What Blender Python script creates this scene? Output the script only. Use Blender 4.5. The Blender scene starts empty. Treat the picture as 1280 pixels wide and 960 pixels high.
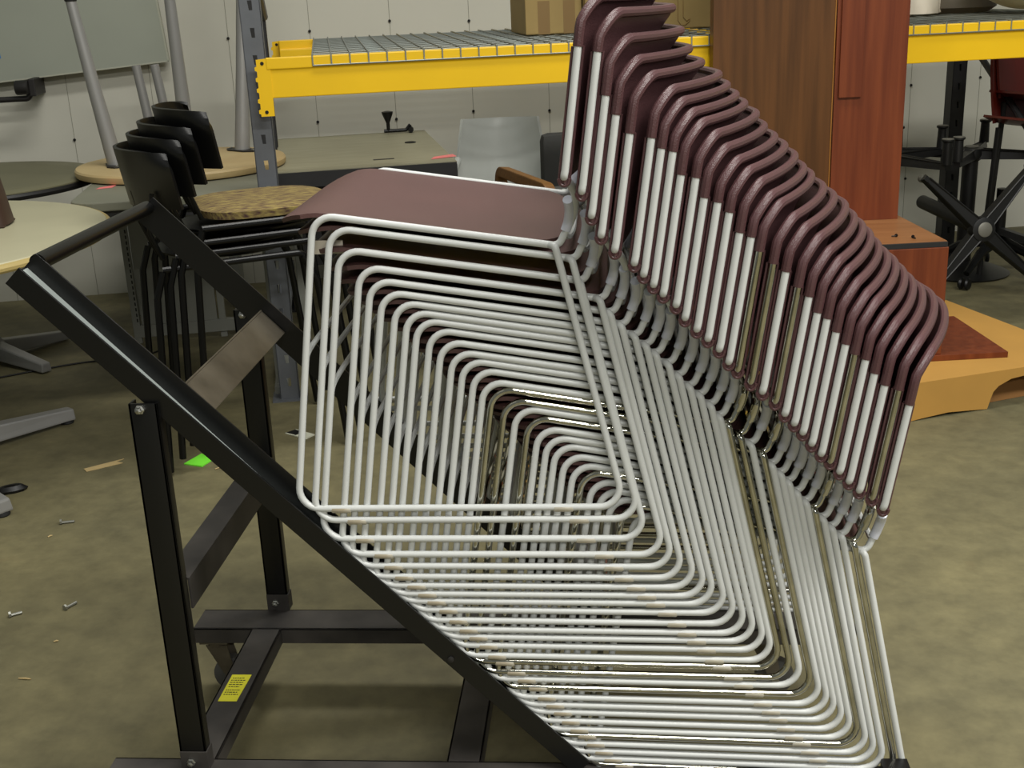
import bpy, math, random
from mathutils import Vector, Matrix
random.seed(7)
C = bpy.context.scene.collection
PI = math.pi

# ------------------------------------------------------------------ materials
def lin(h):
    c = [int(h[i:i+2], 16)/255 for i in (0, 2, 4)]
    return tuple([(v/12.92 if v <= .04045 else ((v+.055)/1.055)**2.4) for v in c] + [1])
def mat(name, h, rough=.5, metal=0, spec=.5, bump=0, bscale=60, var=0, vscale=6, h2=None, coat=0, stretch=None):
    m = bpy.data.materials.new(name); m.use_nodes = True
    nt = m.node_tree; b = nt.nodes['Principled BSDF']
    b.inputs['Base Color'].default_value = lin(h); b.inputs['Roughness'].default_value = rough
    b.inputs['Metallic'].default_value = metal; b.inputs['Specular IOR Level'].default_value = spec
    b.inputs['Coat Weight'].default_value = coat
    tc = nt.nodes.new('ShaderNodeTexCoord'); src = tc.outputs['Object']
    if stretch:
        mp = nt.nodes.new('ShaderNodeMapping'); mp.inputs['Scale'].default_value = stretch
        nt.links.new(src, mp.inputs['Vector']); src = mp.outputs['Vector']
    if h2 or var:
        n = nt.nodes.new('ShaderNodeTexNoise'); n.inputs['Scale'].default_value = vscale; n.inputs['Detail'].default_value = 6
        nt.links.new(src, n.inputs['Vector'])
        r = nt.nodes.new('ShaderNodeValToRGB'); r.color_ramp.elements[0].position = .35; r.color_ramp.elements[1].position = .65
        a = lin(h); c2 = lin(h2) if h2 else tuple([v*(1-var) for v in a[:3]]+[1])
        r.color_ramp.elements[0].color = a; r.color_ramp.elements[1].color = c2
        nt.links.new(n.outputs['Fac'], r.inputs['Fac']); nt.links.new(r.outputs['Color'], b.inputs['Base Color'])
    if bump:
        n2 = nt.nodes.new('ShaderNodeTexNoise'); n2.inputs['Scale'].default_value = bscale
        nt.links.new(src, n2.inputs['Vector'])
        bp = nt.nodes.new('ShaderNodeBump'); bp.inputs['Strength'].default_value = bump; bp.inputs['Distance'].default_value = .002
        nt.links.new(n2.outputs['Fac'], bp.inputs['Height']); nt.links.new(bp.outputs['Normal'], b.inputs['Normal'])
    return m
M = {}
M['white_rod'] = mat('white_enamel', 'c8cac8', .3, bump=.05, bscale=90)
M['chrome'] = mat('chrome_plate', 'c9c7bb', .07, 1, var=.25, vscale=30)
M['plum'] = mat('plum_vinyl', '54383a', .36, bump=.35, bscale=500, var=.18, vscale=8)
M['plum_seat'] = mat('plum_seat_vinyl', '583b38', .5, bump=.3, bscale=500, var=.15, vscale=5)
M['sleeve'] = mat('grey_plastic_sleeve', 'cdd0dc', .25)
M['glide'] = mat('clear_yellowed_plastic', 'bdbbb0', .25, h2='a79d88', vscale=25)
M['black_steel'] = mat('black_painted_steel', '080808', .36, bump=.05)
M['dusty_steel'] = mat('dusty_black_steel', '282523', .6, h2='423e3a', vscale=9)
M['strip'] = mat('grey_rubber_strip', '8f9693', .45)
M['raw_steel'] = mat('worn_steel_plate', '6a6356', .32, .35, h2='443e33', vscale=9)
M['bolt'] = mat('zinc_bolt', 'b5b5b0', .3, 1)
M['rubber'] = mat('black_rubber', '161616', .7)
M['grey_rubber'] = mat('grey_wheel', '4a4947', .6)
M['yellow_label'] = mat('yellow_sticker', 'd2cc2c', .6)
M['ink'] = mat('dark_ink', '3a3812', .7)
M['rack_grey'] = mat('grey_rack_paint', '62656a', .5, var=.15, vscale=12)
M['rack_dark'] = mat('dark_rack_paint', '2b2b2c', .5)
M['rack_yellow'] = mat('yellow_beam_paint', 'eec016', .38, var=.06, vscale=4)
M['wire'] = mat('galvanised_wire', '8a8f8a', .45, .6)
M['wall'] = mat('painted_wall', 'c9c7ba', .8, var=.07, vscale=1.3)
M['seam'] = mat('wall_seam', '8b897c', .9)
M['screw'] = mat('dark_screw', '1c1b1a', .5, .4)
M['carton'] = mat('brown_carton', '98814f', .8, var=.1, vscale=7)
M['carton_tape'] = mat('carton_tape', '7c6238', .5)
M['board'] = mat('grey_green_board', '9b9f92', .55, var=.05, vscale=3)
M['board_edge'] = mat('board_edge', 'a9aa9a', .6)
M['blue_tape'] = mat('blue_tape', '2f74b8', .6)
M['pink_tape'] = mat('pink_flagging', 'f0817f', .6)
M['leg_grey'] = mat('grey_satin_tube', '979694', .42, .35)
M['leg_plate'] = mat('dark_cast_plate', '2a2827', .5, .3)
M['maple'] = mat('maple_laminate', 'c4ad7c', .5, h2='b59c6d', vscale=4)
M['cream_top'] = mat('pale_laminate', 'b5b092', .4, var=.06, vscale=5)
M['cream_edge'] = mat('tan_table_edge', 'b09c63', .45)
M['olive_top'] = mat('olive_laminate', '6d6a52', .5, var=.08, vscale=5)
M['black_edge'] = mat('black_edge_band', '151414', .5)
M['grey_top'] = mat('grey_laminate', '7b7b6b', .5, var=.05, vscale=4)
M['desk_top'] = mat('taupe_laminate', '9c987f', .5, h2='8e8a72', vscale=5, stretch=(1, 12, 12))
M['desk_edge'] = mat('charcoal_edge', '38383a', .55)
M['grey_panel'] = mat('grey_metal_panel', '84857d', .5)
M['slot_dark'] = mat('dark_slots', '1d1d1d', .8)
M['black_plastic'] = mat('black_plastic', '0b0b0b', .42, spec=.35)
M['black_gloss'] = mat('black_gloss_tube', '070707', .32, spec=.3)
M['pattern'] = mat('tweed_fabric', 'a08e52', .9, h2='4f3632', vscale=7, stretch=(5, 30, 10), bump=.3, bscale=300)
M['shell_grey'] = mat('grey_plastic_shell', 'bdc0bb', .35)
M['oak'] = mat('oak_wood', '6f4a1d', .45, h2='5b3a14', vscale=5, stretch=(3, 25, 25))
M['dark_fabric'] = mat('charcoal_fabric', '3a3a38', .95, bump=.3, bscale=300)
M['brown_plastic'] = mat('brown_plastic', '3c2a20', .5)
M['walnut'] = mat('brown_wood_veneer', '603c1b', .42, h2='4d2f13', vscale=3, stretch=(14, 14, .7))
M['cherry'] = mat('cherry_wood_veneer', '76381a', .4, h2='632a11', vscale=3, stretch=(14, 14, .7))
M['cherry_top'] = mat('cherry_wood_top', '8f6038', .45, h2='80522c', vscale=3, stretch=(1, 12, 12))
M['edge_band'] = mat('light_edge_band', 'a5702f', .5)
M['card'] = mat('tan_cardboard', 'b5883f', .8, var=.08, vscale=6)
M['card_dark'] = mat('torn_cardboard_inside', '7a5428', .9)
M['base_black'] = mat('black_cast_iron', '121212', .45)
M['base_pad'] = mat('grey_hub_cap', '77756c', .5, .3)
M['red_plastic'] = mat('red_plastic', '5c180d', .4)
M['cream_plastic'] = mat('cream_plastic', 'd9d4b4', .4)
M['off_white'] = mat('off_white_sheet', 'cfc6b4', .7)
M['taupe'] = mat('taupe_plastic', '5c5548', .6)
M['green_note'] = mat('green_paper', '7df03a', .7)
M['paper_tan'] = mat('masking_tape', 'b7a070', .8)
M['white_card'] = mat('white_card', 'd5d5c0', .6)
M['steel_bit'] = mat('steel_bit', '9a9a92', .4, .8)

def floor_material():
    m = bpy.data.materials.new('stained_concrete'); m.use_nodes = True
    nt = m.node_tree; b = nt.nodes['Principled BSDF']; b.inputs['Roughness'].default_value = .62
    tc = nt.nodes.new('ShaderNodeTexCoord')
    def noise(s, d=6): 
        n = nt.nodes.new('ShaderNodeTexNoise'); n.inputs['Scale'].default_value = s; n.inputs['Detail'].default_value = d
        n.inputs['Roughness'].default_value = .65
        nt.links.new(tc.outputs['Object'], n.inputs['Vector']); return n
    def ramp(n, p0, c0, p1, c1):
        r = nt.nodes.new('ShaderNodeValToRGB'); e = r.color_ramp.elements
        e[0].position, e[0].color, e[1].position, e[1].color = p0, lin(c0), p1, lin(c1)
        nt.links.new(n.outputs['Fac'], r.inputs['Fac']); return r
    r1 = ramp(noise(1.7), .3, '676248', .72, '827a57'); r2 = ramp(noise(14), .35, '8f8f8f', .7, 'ffffff')
    mx = nt.nodes.new('ShaderNodeMix'); mx.data_type = 'RGBA'; mx.blend_type = 'MULTIPLY'; mx.inputs[0].default_value = .45
    nt.links.new(r1.outputs['Color'], mx.inputs[6]); nt.links.new(r2.outputs['Color'], mx.inputs[7])
    r3 = ramp(noise(3.3, 3), .66, '000000', .8, 'ffffff'); mx2 = nt.nodes.new('ShaderNodeMix'); mx2.data_type = 'RGBA'
    mx2.inputs[7].default_value = lin('6a5536')
    ml = nt.nodes.new('ShaderNodeMath'); ml.operation = 'MULTIPLY'; ml.inputs[1].default_value = .5
    nt.links.new(r3.outputs['Color'], ml.inputs[0]); nt.links.new(ml.outputs[0], mx2.inputs[0]); nt.links.new(mx.outputs[2], mx2.inputs[6])
    nt.links.new(mx2.outputs[2], b.inputs['Base Color'])
    bp = nt.nodes.new('ShaderNodeBump'); bp.inputs['Strength'].default_value = .15; bp.inputs['Distance'].default_value = .004
    nt.links.new(noise(40).outputs['Fac'], bp.inputs['Height']); nt.links.new(bp.outputs['Normal'], b.inputs['Normal'])
    return m
M['floor'] = floor_material()

# ------------------------------------------------------------------ mesh helpers
class MB:
    def __init__(s): s.v = []; s.f = []
    def add(s, v, f):
        o = len(s.v); s.v += [tuple(p) for p in v]; s.f += [tuple(i+o for i in q) for q in f]; return s
    def box(s, x0, x1, y0, y1, z0, z1, mtx=None):
        v = [(x, y, z) for z in (z0, z1) for y in (y0, y1) for x in (x0, x1)]
        if mtx: v = [mtx @ Vector(p) for p in v]
        return s.add(v, [(0, 2, 3, 1), (4, 5, 7, 6), (0, 1, 5, 4), (2, 6, 7, 3), (0, 4, 6, 2), (1, 3, 7, 5)])
    def prism(s, poly, d, mtx=None):          # polygon in local XY, extruded along +Z by d
        n = len(poly); v = [Vector((p[0], p[1], 0)) for p in poly]+[Vector((p[0], p[1], d)) for p in poly]
        if mtx: v = [mtx @ p for p in v]
        f = [tuple(range(n-1, -1, -1)), tuple(range(n, 2*n))]+[(i, (i+1) % n, n+(i+1) % n, n+i) for i in range(n)]
        return s.add(v, f)
    def lathe(s, prof, c=(0, 0, 0), n=40, mtx=None):   # prof: (radius, z)
        v = []; f = []
        for r, z in prof:
            for k in range(n):
                a = 2*PI*k/n; p = Vector((c[0]+r*math.cos(a), c[1]+r*math.sin(a), c[2]+z)); v.append(mtx @ p if mtx else p)
        for j in range(len(prof)-1):
            for k in range(n): f.append((j*n+k, j*n+(k+1) % n, (j+1)*n+(k+1) % n, (j+1)*n+k))
        f.append(tuple(range(n-1, -1, -1))); f.append(tuple((len(prof)-1)*n+k for k in range(n)))
        return s.add(v, f)
    def tube(s, path, r, n=10, close=False):
        P = [Vector(p) for p in path]; rs = r if isinstance(r, (list, tuple)) else [r]*len(P)
        m = len(P); up = None; v = []; f = []
        for i in range(m):
            a = P[(i-1) % m] if (close or i > 0) else P[i]; b = P[(i+1) % m] if (close or i < m-1) else P[i]
            t = (b-a).normalized()
            if up is None:
                up = t.orthogonal().normalized()
            up = (up-t*up.dot(t)).normalized(); w = t.cross(up)
            for k in range(n):
                an = 2*PI*k/n; v.append(P[i]+(up*math.cos(an)+w*math.sin(an))*rs[i])
        for i in range(m if close else m-1):
            j = (i+1) % m
            for k in range(n): f.append((i*n+k, i*n+(k+1) % n, j*n+(k+1) % n, j*n+k))
        if not close: f.append(tuple(range(n-1, -1, -1))); f.append(tuple((m-1)*n+k for k in range(n)))
        return s.add(v, f)
    def sheet(s, fn, nu, nv, th):             # fn(u,v)->Vector; thickness along local normal
        g = [[Vector(fn(i/nu, j/nv)) for j in range(nv+1)] for i in range(nu+1)]
        N = [[None]*(nv+1) for _ in range(nu+1)]
        for i in range(nu+1):
            for j in range(nv+1):
                a = g[min(i+1, nu)][j]-g[max(i-1, 0)][j]; b = g[i][min(j+1, nv)]-g[i][max(j-1, 0)]
                c = a.cross(b); N[i][j] = c.normalized() if c.length > 1e-12 else Vector((0, 0, 1))
        W_ = nv+1; v = [g[i][j]+N[i][j]*th/2 for i in range(nu+1) for j in range(nv+1)]+[g[i][j]-N[i][j]*th/2 for i in range(nu+1) for j in range(nv+1)]
        o = (nu+1)*W_; f = []
        for i in range(nu):
            for j in range(nv):
                a = i*W_+j; f += [(a, a+W_, a+W_+1, a+1), (o+a, o+a+1, o+a+W_+1, o+a+W_)]
        for i in range(nu):
            a = i*W_; f.append((a, o+a, o+a+W_, a+W_)); a = i*W_+nv; f.append((a, a+W_, o+a+W_, o+a))
        for j in range(nv):
            a = j; f.append((a, a+1, o+a+1, o+a)); a = nu*W_+j; f.append((a, o+a, o+a+1, a+1))
        return s.add(v, f)
    def mesh(s, name, material, smooth=True, bevel=0):
        me = bpy.data.meshes.new(name); me.from_pydata(s.v, [], s.f); me.update()
        import bmesh
        bm = bmesh.new(); bm.from_mesh(me); bmesh.ops.recalc_face_normals(bm, faces=bm.faces)
        if bevel:
            ed = [e for e in bm.edges if len(e.link_faces) == 2 and e.calc_face_angle(0) > .6]
            bmesh.ops.bevel(bm, geom=ed, offset=bevel, segments=2, affect='EDGES', profile=.6)
        if smooth:
            for f_ in bm.faces: f_.smooth = True
            for e in bm.edges:
                if len(e.link_faces) == 2 and e.calc_face_angle(0) > .55: e.smooth = False
        bm.to_mesh(me); bm.free()
        me.materials.append(M[material] if isinstance(material, str) else material)
        return me
    def build(s, name, material, parent=None, smooth=True, bevel=0):
        return link(name, s.mesh(name, material, smooth, bevel), parent)
def link(name, me, parent=None):
    o = bpy.data.objects.new(name, me); C.objects.link(o)
    if parent: o.parent = parent
    return o
def tag(o, label, cat, group=None):
    o['label'] = label; o['category'] = cat
    if group: o['group'] = group
    return o
def thing(name, label, cat, loc=(0, 0, 0), rz=0, group=None):
    o = bpy.data.objects.new(name, None); o.empty_display_size = .05; C.objects.link(o)
    o.location = loc; o.rotation_euler = (0, 0, rz); return tag(o, label, cat, group)
def struct(o): o['kind'] = 'structure'; return o
def copy_tree(o, parent=None):
    c = o.copy(); C.objects.link(c); c.parent = parent
    for ch in o.children: copy_tree(ch, c)
    return c
def fillet(path, rad, n=6):
    P = [Vector(p) for p in path]; out = [P[0]]
    for i in range(1, len(P)-1):
        r = rad[i] if isinstance(rad, dict) and i in rad else (0 if isinstance(rad, dict) else rad)
        if not r: out.append(P[i]); continue
        a = (P[i-1]-P[i]).normalized(); b = (P[i+1]-P[i]).normalized(); an = a.angle(b)
        d = min(r/math.tan(an/2), .49*(P[i-1]-P[i]).length, .49*(P[i+1]-P[i]).length); r = d*math.tan(an/2)
        c = P[i]+(a+b).normalized()*(r/math.sin(an/2)); s0 = P[i]+a*d-c; s1 = P[i]+b*d-c; th = s0.angle(s1)
        for k in range(n+1):
            t = k/n; out.append(c+(s0*math.sin((1-t)*th)+s1*math.sin(t*th))/math.sin(th))
    out.append(P[-1]); return out
def spline(P, n=6):
    P = [Vector(p) for p in P]; Q = [2*P[0]-P[1]]+P+[2*P[-1]-P[-2]]; out = []
    for i in range(1, len(Q)-2):
        for k in range(n):
            t = k/n; a, b, c, d = Q[i-1:i+3]
            out.append(.5*((2*b)+(c-a)*t+(2*a-5*b+4*c-d)*t*t+(3*b-a-3*c+d)*t**3))
    out.append(P[-1]); return out

# ------------------------------------------------------------------ camera (from known lens geometry)
cam_d = bpy.data.cameras.new('camera'); cam = bpy.data.objects.new('camera', cam_d); C.objects.link(cam)
bpy.context.scene.camera = cam
cam_d.sensor_width = 36; cam_d.lens = 1504.52/1280*36; cam_d.clip_start = .05
yaw, pitch, roll = math.radians(-5.035), math.radians(18.445), math.radians(2.4556)
fw = Vector((math.sin(yaw)*math.cos(pitch), math.cos(yaw)*math.cos(pitch), -math.sin(pitch)))
r0 = Vector((math.cos(yaw), -math.sin(yaw), 0)); d0 = fw.cross(r0)
rr = r0*math.cos(roll)+d0*math.sin(roll); dd = -r0*math.sin(roll)+d0*math.cos(roll)
cam.matrix_world = Matrix(((rr.x, -dd.x, -fw.x, .257), (rr.y, -dd.y, -fw.y, -1.6326), (rr.z, -dd.z, -fw.z, 1.3454), (0, 0, 0, 1)))

# room axes: the back wall and racking stand 13 degrees off the dolly
RA = .2264; RO = Vector((-.683, 2.288, 0)); RU = Vector((math.cos(RA), math.sin(RA), 0)); RV = Vector((-math.sin(RA), math.cos(RA), 0))
def room(a, b, z=0): return RO+RU*a+RV*b+Vector((0, 0, z))
RM = Matrix.Translation(RO) @ Matrix.Rotation(RA, 4, 'Z')
# ------------------------------------------------------------------ setting
fl = struct(MB().box(-9, 9, -7, 9, -.1, 0).build('floor', 'floor', smooth=False))
wl = struct(MB().box(-6, 7, 1.85, 2.0, 0, 4.6, RM).build('wall_back', 'wall', smooth=False))
m = MB()
for k in range(-9, 16): m.box(-.02+k*.372, -.0175+k*.372, 1.8492, 1.8502, .0, 4.6, RM)
o = struct(m.build('trim_1', 'seam', smooth=False))
m = MB()
for k in range(-9, 16):
    for z in (.30, .76, 1.18, 1.6):
        c = room(-.019+k*.372, 1.846, z+random.uniform(-.03, .03)); m.lathe([(.007, 0), (.006, .004)], n=8, mtx=Matrix.Translation(c) @ Matrix.Rotation(RA, 4, 'Z') @ Matrix.Rotation(PI/2, 4, 'X'))
o = struct(m.build('trim_2', 'screw'))

# ------------------------------------------------------------------ the stack of plum chairs
W = .498; YI = .0308; RR = .0052
FT = (.0562, .440); RT = (.397, .3871); RB = .4909
def side_path(far):
    y = lambda v: W-v if far else v
    return fillet([(RT[0]-.006, y(YI-.001), RT[1]+.001), (RT[0]+.001, y(YI-.0115), RT[1]+.0015), (RB, y(0), 0), (0, y(0), 0), (FT[0], y(YI), FT[1]),
                   (RT[0]+.006, y(YI+.001), RT[1]-.0008), (.411, y(.036), .4035)], {1: .007, 2: .03, 3: .03, 4: .03, 5: .014}, 7)
def upright_path(far, z1):
    y = lambda v: W-v if far else v
    return spline([(.411, y(.036), .4035), (.417, y(.036), .420), (.4195, y(.030), .438), (.4165, y(.012), .458), (.409, y(-.018), .478), (.4030, y(-.040), .4895), (.4003, y(-.050), .4935), (.4005, y(-.0545), .4975), (.402, y(-.055), .505)], 5)+[Vector((.402+(z1-.505)*.13, y(-.055), z1))]
def bow(z): return .035+.058*min(1, max(0, (z-.497)/.215))
def back_x(z): return .402+(z-.505)*.13+max(0, z-.69)*.35
def back_pt(u, v):                            # u along height, v across (0 near edge .. 1 far edge)
    z = .492+.226*u; yv = -.050+.598*v
    top = max(0, u-.84)/.16; lim = 1-.10*(1-math.sqrt(max(0, 1-top*top)))   # rounded upper corners
    yv = .249+(yv-.249)*lim; s = (yv-.249)/.299
    return (back_x(z)+bow(z)*(1-abs(s)**1.45), yv, z-.004*(1-s*s)*u)
def make_backrest(zw):
    m = MB().sheet(back_pt, 22, 30, .0055)
    # rolled rim: sleeve over the upright from zw to the corner, then along the top edge to the far side
    path = []; rad = []
    u0 = max(0, (zw-.492)/.226); us = [u0+(.84-u0)*k/3 for k in range(4)]+[.88, .91, .94, .96, .975, .988, .996, 1.0]
    for u in us:
        p = Vector(back_pt(u, 0)); path.append(p+Vector((0, -.004*min(1, (1-u)/.12), 0))); rad.append(.0068)
    for k in range(1, 32):
        v = k/32; path.append(Vector(back_pt(1, v))); rad.append(.0066)
    for u in us[::-1]:
        p = Vector(back_pt(u, 1)); path.append(p+Vector((0, .004*min(1, (1-u)/.12), 0))); rad.append(.0068)
    m.tube(path, rad, 10)
    # groove edge beside the bare part of each upright
    for s in (0, 1):
        for dx in (-.0067, .0067):
            q = []
            for k in range(9):
                u = us[0]*k/8; p = Vector(back_pt(u, s)); q.append(p+Vector((dx, (.0 if s == 0 else 0), 0)))
            m.tube(q, .0022, 6)
        q = [Vector(back_pt(us[0]*k/8, s))+Vector((0, .004 if s == 0 else -.004, 0)) for k in range(9)]
        m.tube(q, .0062, 8)
        p = Vector(back_pt(0, s)); o_ = -.004 if s == 0 else .004
        cup = [p+Vector((.0072*math.cos(a), o_, .0015+.0095*math.sin(a))) for a in [PI+PI*k/8 for k in range(9)]]
        m.tube(cup, .0026, 6)
        m.tube([p+Vector((0, 0, .010)), p+Vector((0, 0, -.0045))], [.0066, .0062], 8)
    return m
def seat_pt(u, v):                            # u rear(0) -> front(1)
    s = 2*v-1
    xr = .408-.04*abs(s)**6; xf = -.026+.062*abs(s)**3.2
    x = xr+(xf-xr)*u; hw = .2115
    y = .249+s*hw
    base = FT[1]+(x-FT[0])*(RT[1]-FT[1])/(RT[0]-FT[0])
    z = base-.001-.012*(1-s*s)*math.sin(PI*min(1, u))
    if x < .073: z -= 4.6*(.073-x)**2
    if x > .37: z -= .8*(x-.37)**2
    return (x, y, z)
def lean(m, d):                               # a back bent a little further than its neighbours
    m.v = [(x+d*min(1, max(0, (z-.40)/.08)), y, z) for x, y, z in m.v]; return m
def make_chair_meshes(rod):
    K = {}
    K['side_frame'] = [MB().tube(side_path(f), RR, 12).mesh('side_frame', rod) for f in (0, 1)]
    sl = []
    for f in (0, 1):
        y = (lambda v: W-v) if f else (lambda v: v)
        sl.append(MB().tube(spline([(.4125, y(.0362), .407), (.417, y(.036), .420), (.4195, y(.030), .438), (.4175, y(.016), .454)], 5), [.0074]*16, 12).mesh('sleeve', 'sleeve' if rod == 'white_rod' else 'chrome'))
    K['sleeve'] = sl
    st = MB().tube(spline([(.0262, .0145, .198), (.0285, .019, .222), (.031, .05, .240), (.032, .249, .243), (.031, W-.05, .240), (.0285, W-.019, .222), (.0262, W-.0145, .198)], 6), .0042, 8)
    K['stretcher'] = st.mesh('stretcher', rod)
    K['rear_rod'] = MB().tube(spline([(.411, .036, .402), (.4155, .068, .392), (.419, .14, .386), (.419, .249, .384), (.419, W-.14, .386), (.4155, W-.068, .392), (.411, W-.036, .402)], 6), .0046, 8).mesh('rear_rod', rod)
    gl = []
    for f in (0, 1):
        for x in (.066, .40):
            y = W if f else 0
            gl.append(MB().tube([(x-.015, y, -.0014), (x-.013, y, -.0014), (x+.013, y, -.0014), (x+.015, y, -.0014)], [.0048, .0060, .0060, .0048], 10).mesh('glide', 'glide'))
    K['glide'] = gl
    return K
KIT = {'white': make_chair_meshes('white_rod'), 'chrome': make_chair_meshes('chrome')}
SEAT = MB().sheet(seat_pt, 30, 24, .0062).mesh('seat', 'plum_seat')
T = [0.0016, 0.0193, 0.0486, 0.0728, 0.0912, 0.1079, 0.1223, 0.1355, 0.1475, 0.1615, 0.1782, 0.1931, 0.2055, 0.2193, 0.2358, 0.2464, 0.2628, 0.2755, 0.2889, 0.3052, 0.3182, 0.3305, 0.3457, 0.3597, 0.3702, 0.3843, 0.3978, 0.4106, 0.4210, 0.4351]
WRAP = {1: .660, 2: .672, 3: .650, 4: .652, 5: .648, 6: .660, 7: .662, 8: .672, 9: .655, 10: .666, 11: .658, 12: .668, 13: .668, 14: .656, 15: .668, 16: .660, 17: .661, 18: .664, 19: .657, 20: .662, 21: .654, 22: .659, 23: .657, 24: .655, 25: .652, 26: .660, 27: .655, 28: .652, 29: .656, 30: .650}
JX = dict(zip(range(1, 31), (.002, .0068, -.0127, -.0102, -.0149, -.0165, -.0128, -.0103, -.0088, -.0054, -.0077, -.0073, -.0051, -.004, -.0081, -.0069, -.0059, -.003, .0007, -.0025, -.0028, -.0035, -.0065, -.0076, -.0058, -.0068, -.0073, -.0058, .0013, .003)))
BT = {1: .0156, 2: .0152, 3: .0164, 4: .001, 5: .0043, 6: .0144, 7: .008, 8: .0049, 9: .0037, 10: .0031}
CHROME = (16, 17, 19, 25, 29)
ORD = ['', 'topmost', 'second', 'third', 'fourth', 'fifth', 'sixth', 'seventh', 'eighth', 'ninth', 'tenth', 'eleventh', 'twelfth', 'thirteenth', 'fourteenth', 'fifteenth', 'sixteenth',
       'seventeenth', 'eighteenth', 'nineteenth', 'twentieth', 'twenty-first', 'twenty-second', 'twenty-third', 'twenty-fourth', 'twenty-fifth', 'twenty-sixth', 'twenty-seventh', 'twenty-eighth', 'twenty-ninth', 'thirtieth']
SPECIAL = {1: 'white-framed plum chair on top of the leaning stack, its seat lying bare', 16: 'upper of the two neighbouring chrome chairs midway down the leaning stack',
           17: 'lower of the two neighbouring chrome chairs midway down the leaning stack', 18: 'only white-framed chair between two chrome ones close together midway down the stack',
           19: 'third chrome-framed plum chair from the top of the leaning stack', 25: 'fourth chrome-framed plum chair from the top, alone between white ones', 29: 'lowest chrome-framed plum chair, second from the bottom of the stack',
           30: 'bottom white-framed plum chair of the leaning stack, resting on the dolly base'}
for i in range(1, 31):
    t = T[i-1]; fin = 'chrome' if i in CHROME else 'white'; K = KIT[fin]
    lab = SPECIAL.get(i) or ('white-framed plum stacking chair, %s from the top of the leaning stack' % ORD[i])
    r = thing('stacking_chair', lab, 'chair', (-.2217+t+JX[i], 0, .6072-1.0655*t), 0, 'plum stacking chairs on the black dolly')
    r.rotation_euler = (0, .0335*t/.4382, 0)
    for f in (0, 1):
        s = link('side_frame', K['side_frame'][f], r)
        for g in (0, 1): link('glide', K['glide'][2*f+g], s)
    link('stretcher', K['stretcher'], r); link('rear_rod', K['rear_rod'], r)
    link('seat', SEAT, r)
    lean(make_backrest(WRAP[i]), BT.get(i, 0)).build('backrest', 'plum', r)
    for f in (0, 1):
        u = lean(MB().tube(upright_path(f, WRAP[i]+.01), RR, 12), BT.get(i, 0)).build('back_upright', 'chrome' if fin == 'chrome' else 'white_rod', r)
        link('sleeve', K['sleeve'][f], u)

# ------------------------------------------------------------------ the dolly
dol = thing('chair_dolly', 'black steel chair dolly with sloping rails carrying the leaning stack of plum chairs', 'dolly', (0, 0, 0))
Dv = Vector((.6843, 0, -.7291)); Nv = Vector((.7291, 0, .6843))
def rail(y, sgn):                              # sgn +1: fin on the +y side
    start = Vector((-.584, y, .987)); start += Nv*(.2515-start.dot(Nv)); L = 1.14
    mt = Matrix(((Dv.x, 0, Nv.x, start.x), (0, 1, 0, y), (Dv.z, 0, Nv.z, start.z), (0, 0, 0, 1)))
    k_ = .017                                 # the outer lip rises a little towards the lower end
    def wedge(y0, y1, za, zb):                # between two heights, rising by k_ per metre
        return [(0, y0, za), (L, y0, za+k_*L), (L, y1, za+k_*L), (0, y1, za), (0, y0, zb), (L, y0, zb+k_*L), (L, y1, zb+k_*L), (0, y1, zb)]
    F = [(0, 3, 2, 1), (4, 5, 6, 7), (0, 1, 5, 4), (1, 2, 6, 5), (2, 3, 7, 6), (3, 0, 4, 7)]
    m = MB(); ya, yb = (-.0165*sgn, -.0125*sgn); m.add([mt @ Vector(p) for p in wedge(min(ya, yb), max(ya, yb), -.031, .0015)], F)
    ya, yb = (.0118*sgn, .0150*sgn); m.add([mt @ Vector(p) for p in wedge(min(ya, yb), max(ya, yb), -.031, .022)], F)
    m.box(0, L, -.0130, .0125, -.012, -.0062, mt)
    r = m.build('rail', 'black_steel', dol, smooth=False, bevel=.0006)
    MB().box(.004, L-.2, -.0122, .0116, -.0062, -.0036, mt).build('rubber_strip', 'strip', r, smooth=False)
    b = MB().lathe([(.005, 0), (.005, .003), (.002, .004)], n=10, mtx=mt @ Matrix.Translation((.86, -.0165*sgn, -.006)) @ Matrix.Rotation(PI/2*sgn, 4, 'X'))
    b.build('bolt', 'leg_plate', r)
rail(0, 1); rail(W, -1)
def cbolt(p, ax, parent):
    MB().lathe([(.0075, 0), (.0075, .005), (.005, .0065), (.005, .011), (.002, .0125)], n=6, mtx=Matrix.Translation(p) @ Matrix.Rotation(PI/2*ax, 4, 'X')).build('bolt', 'bolt', parent, smooth=False)
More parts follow.
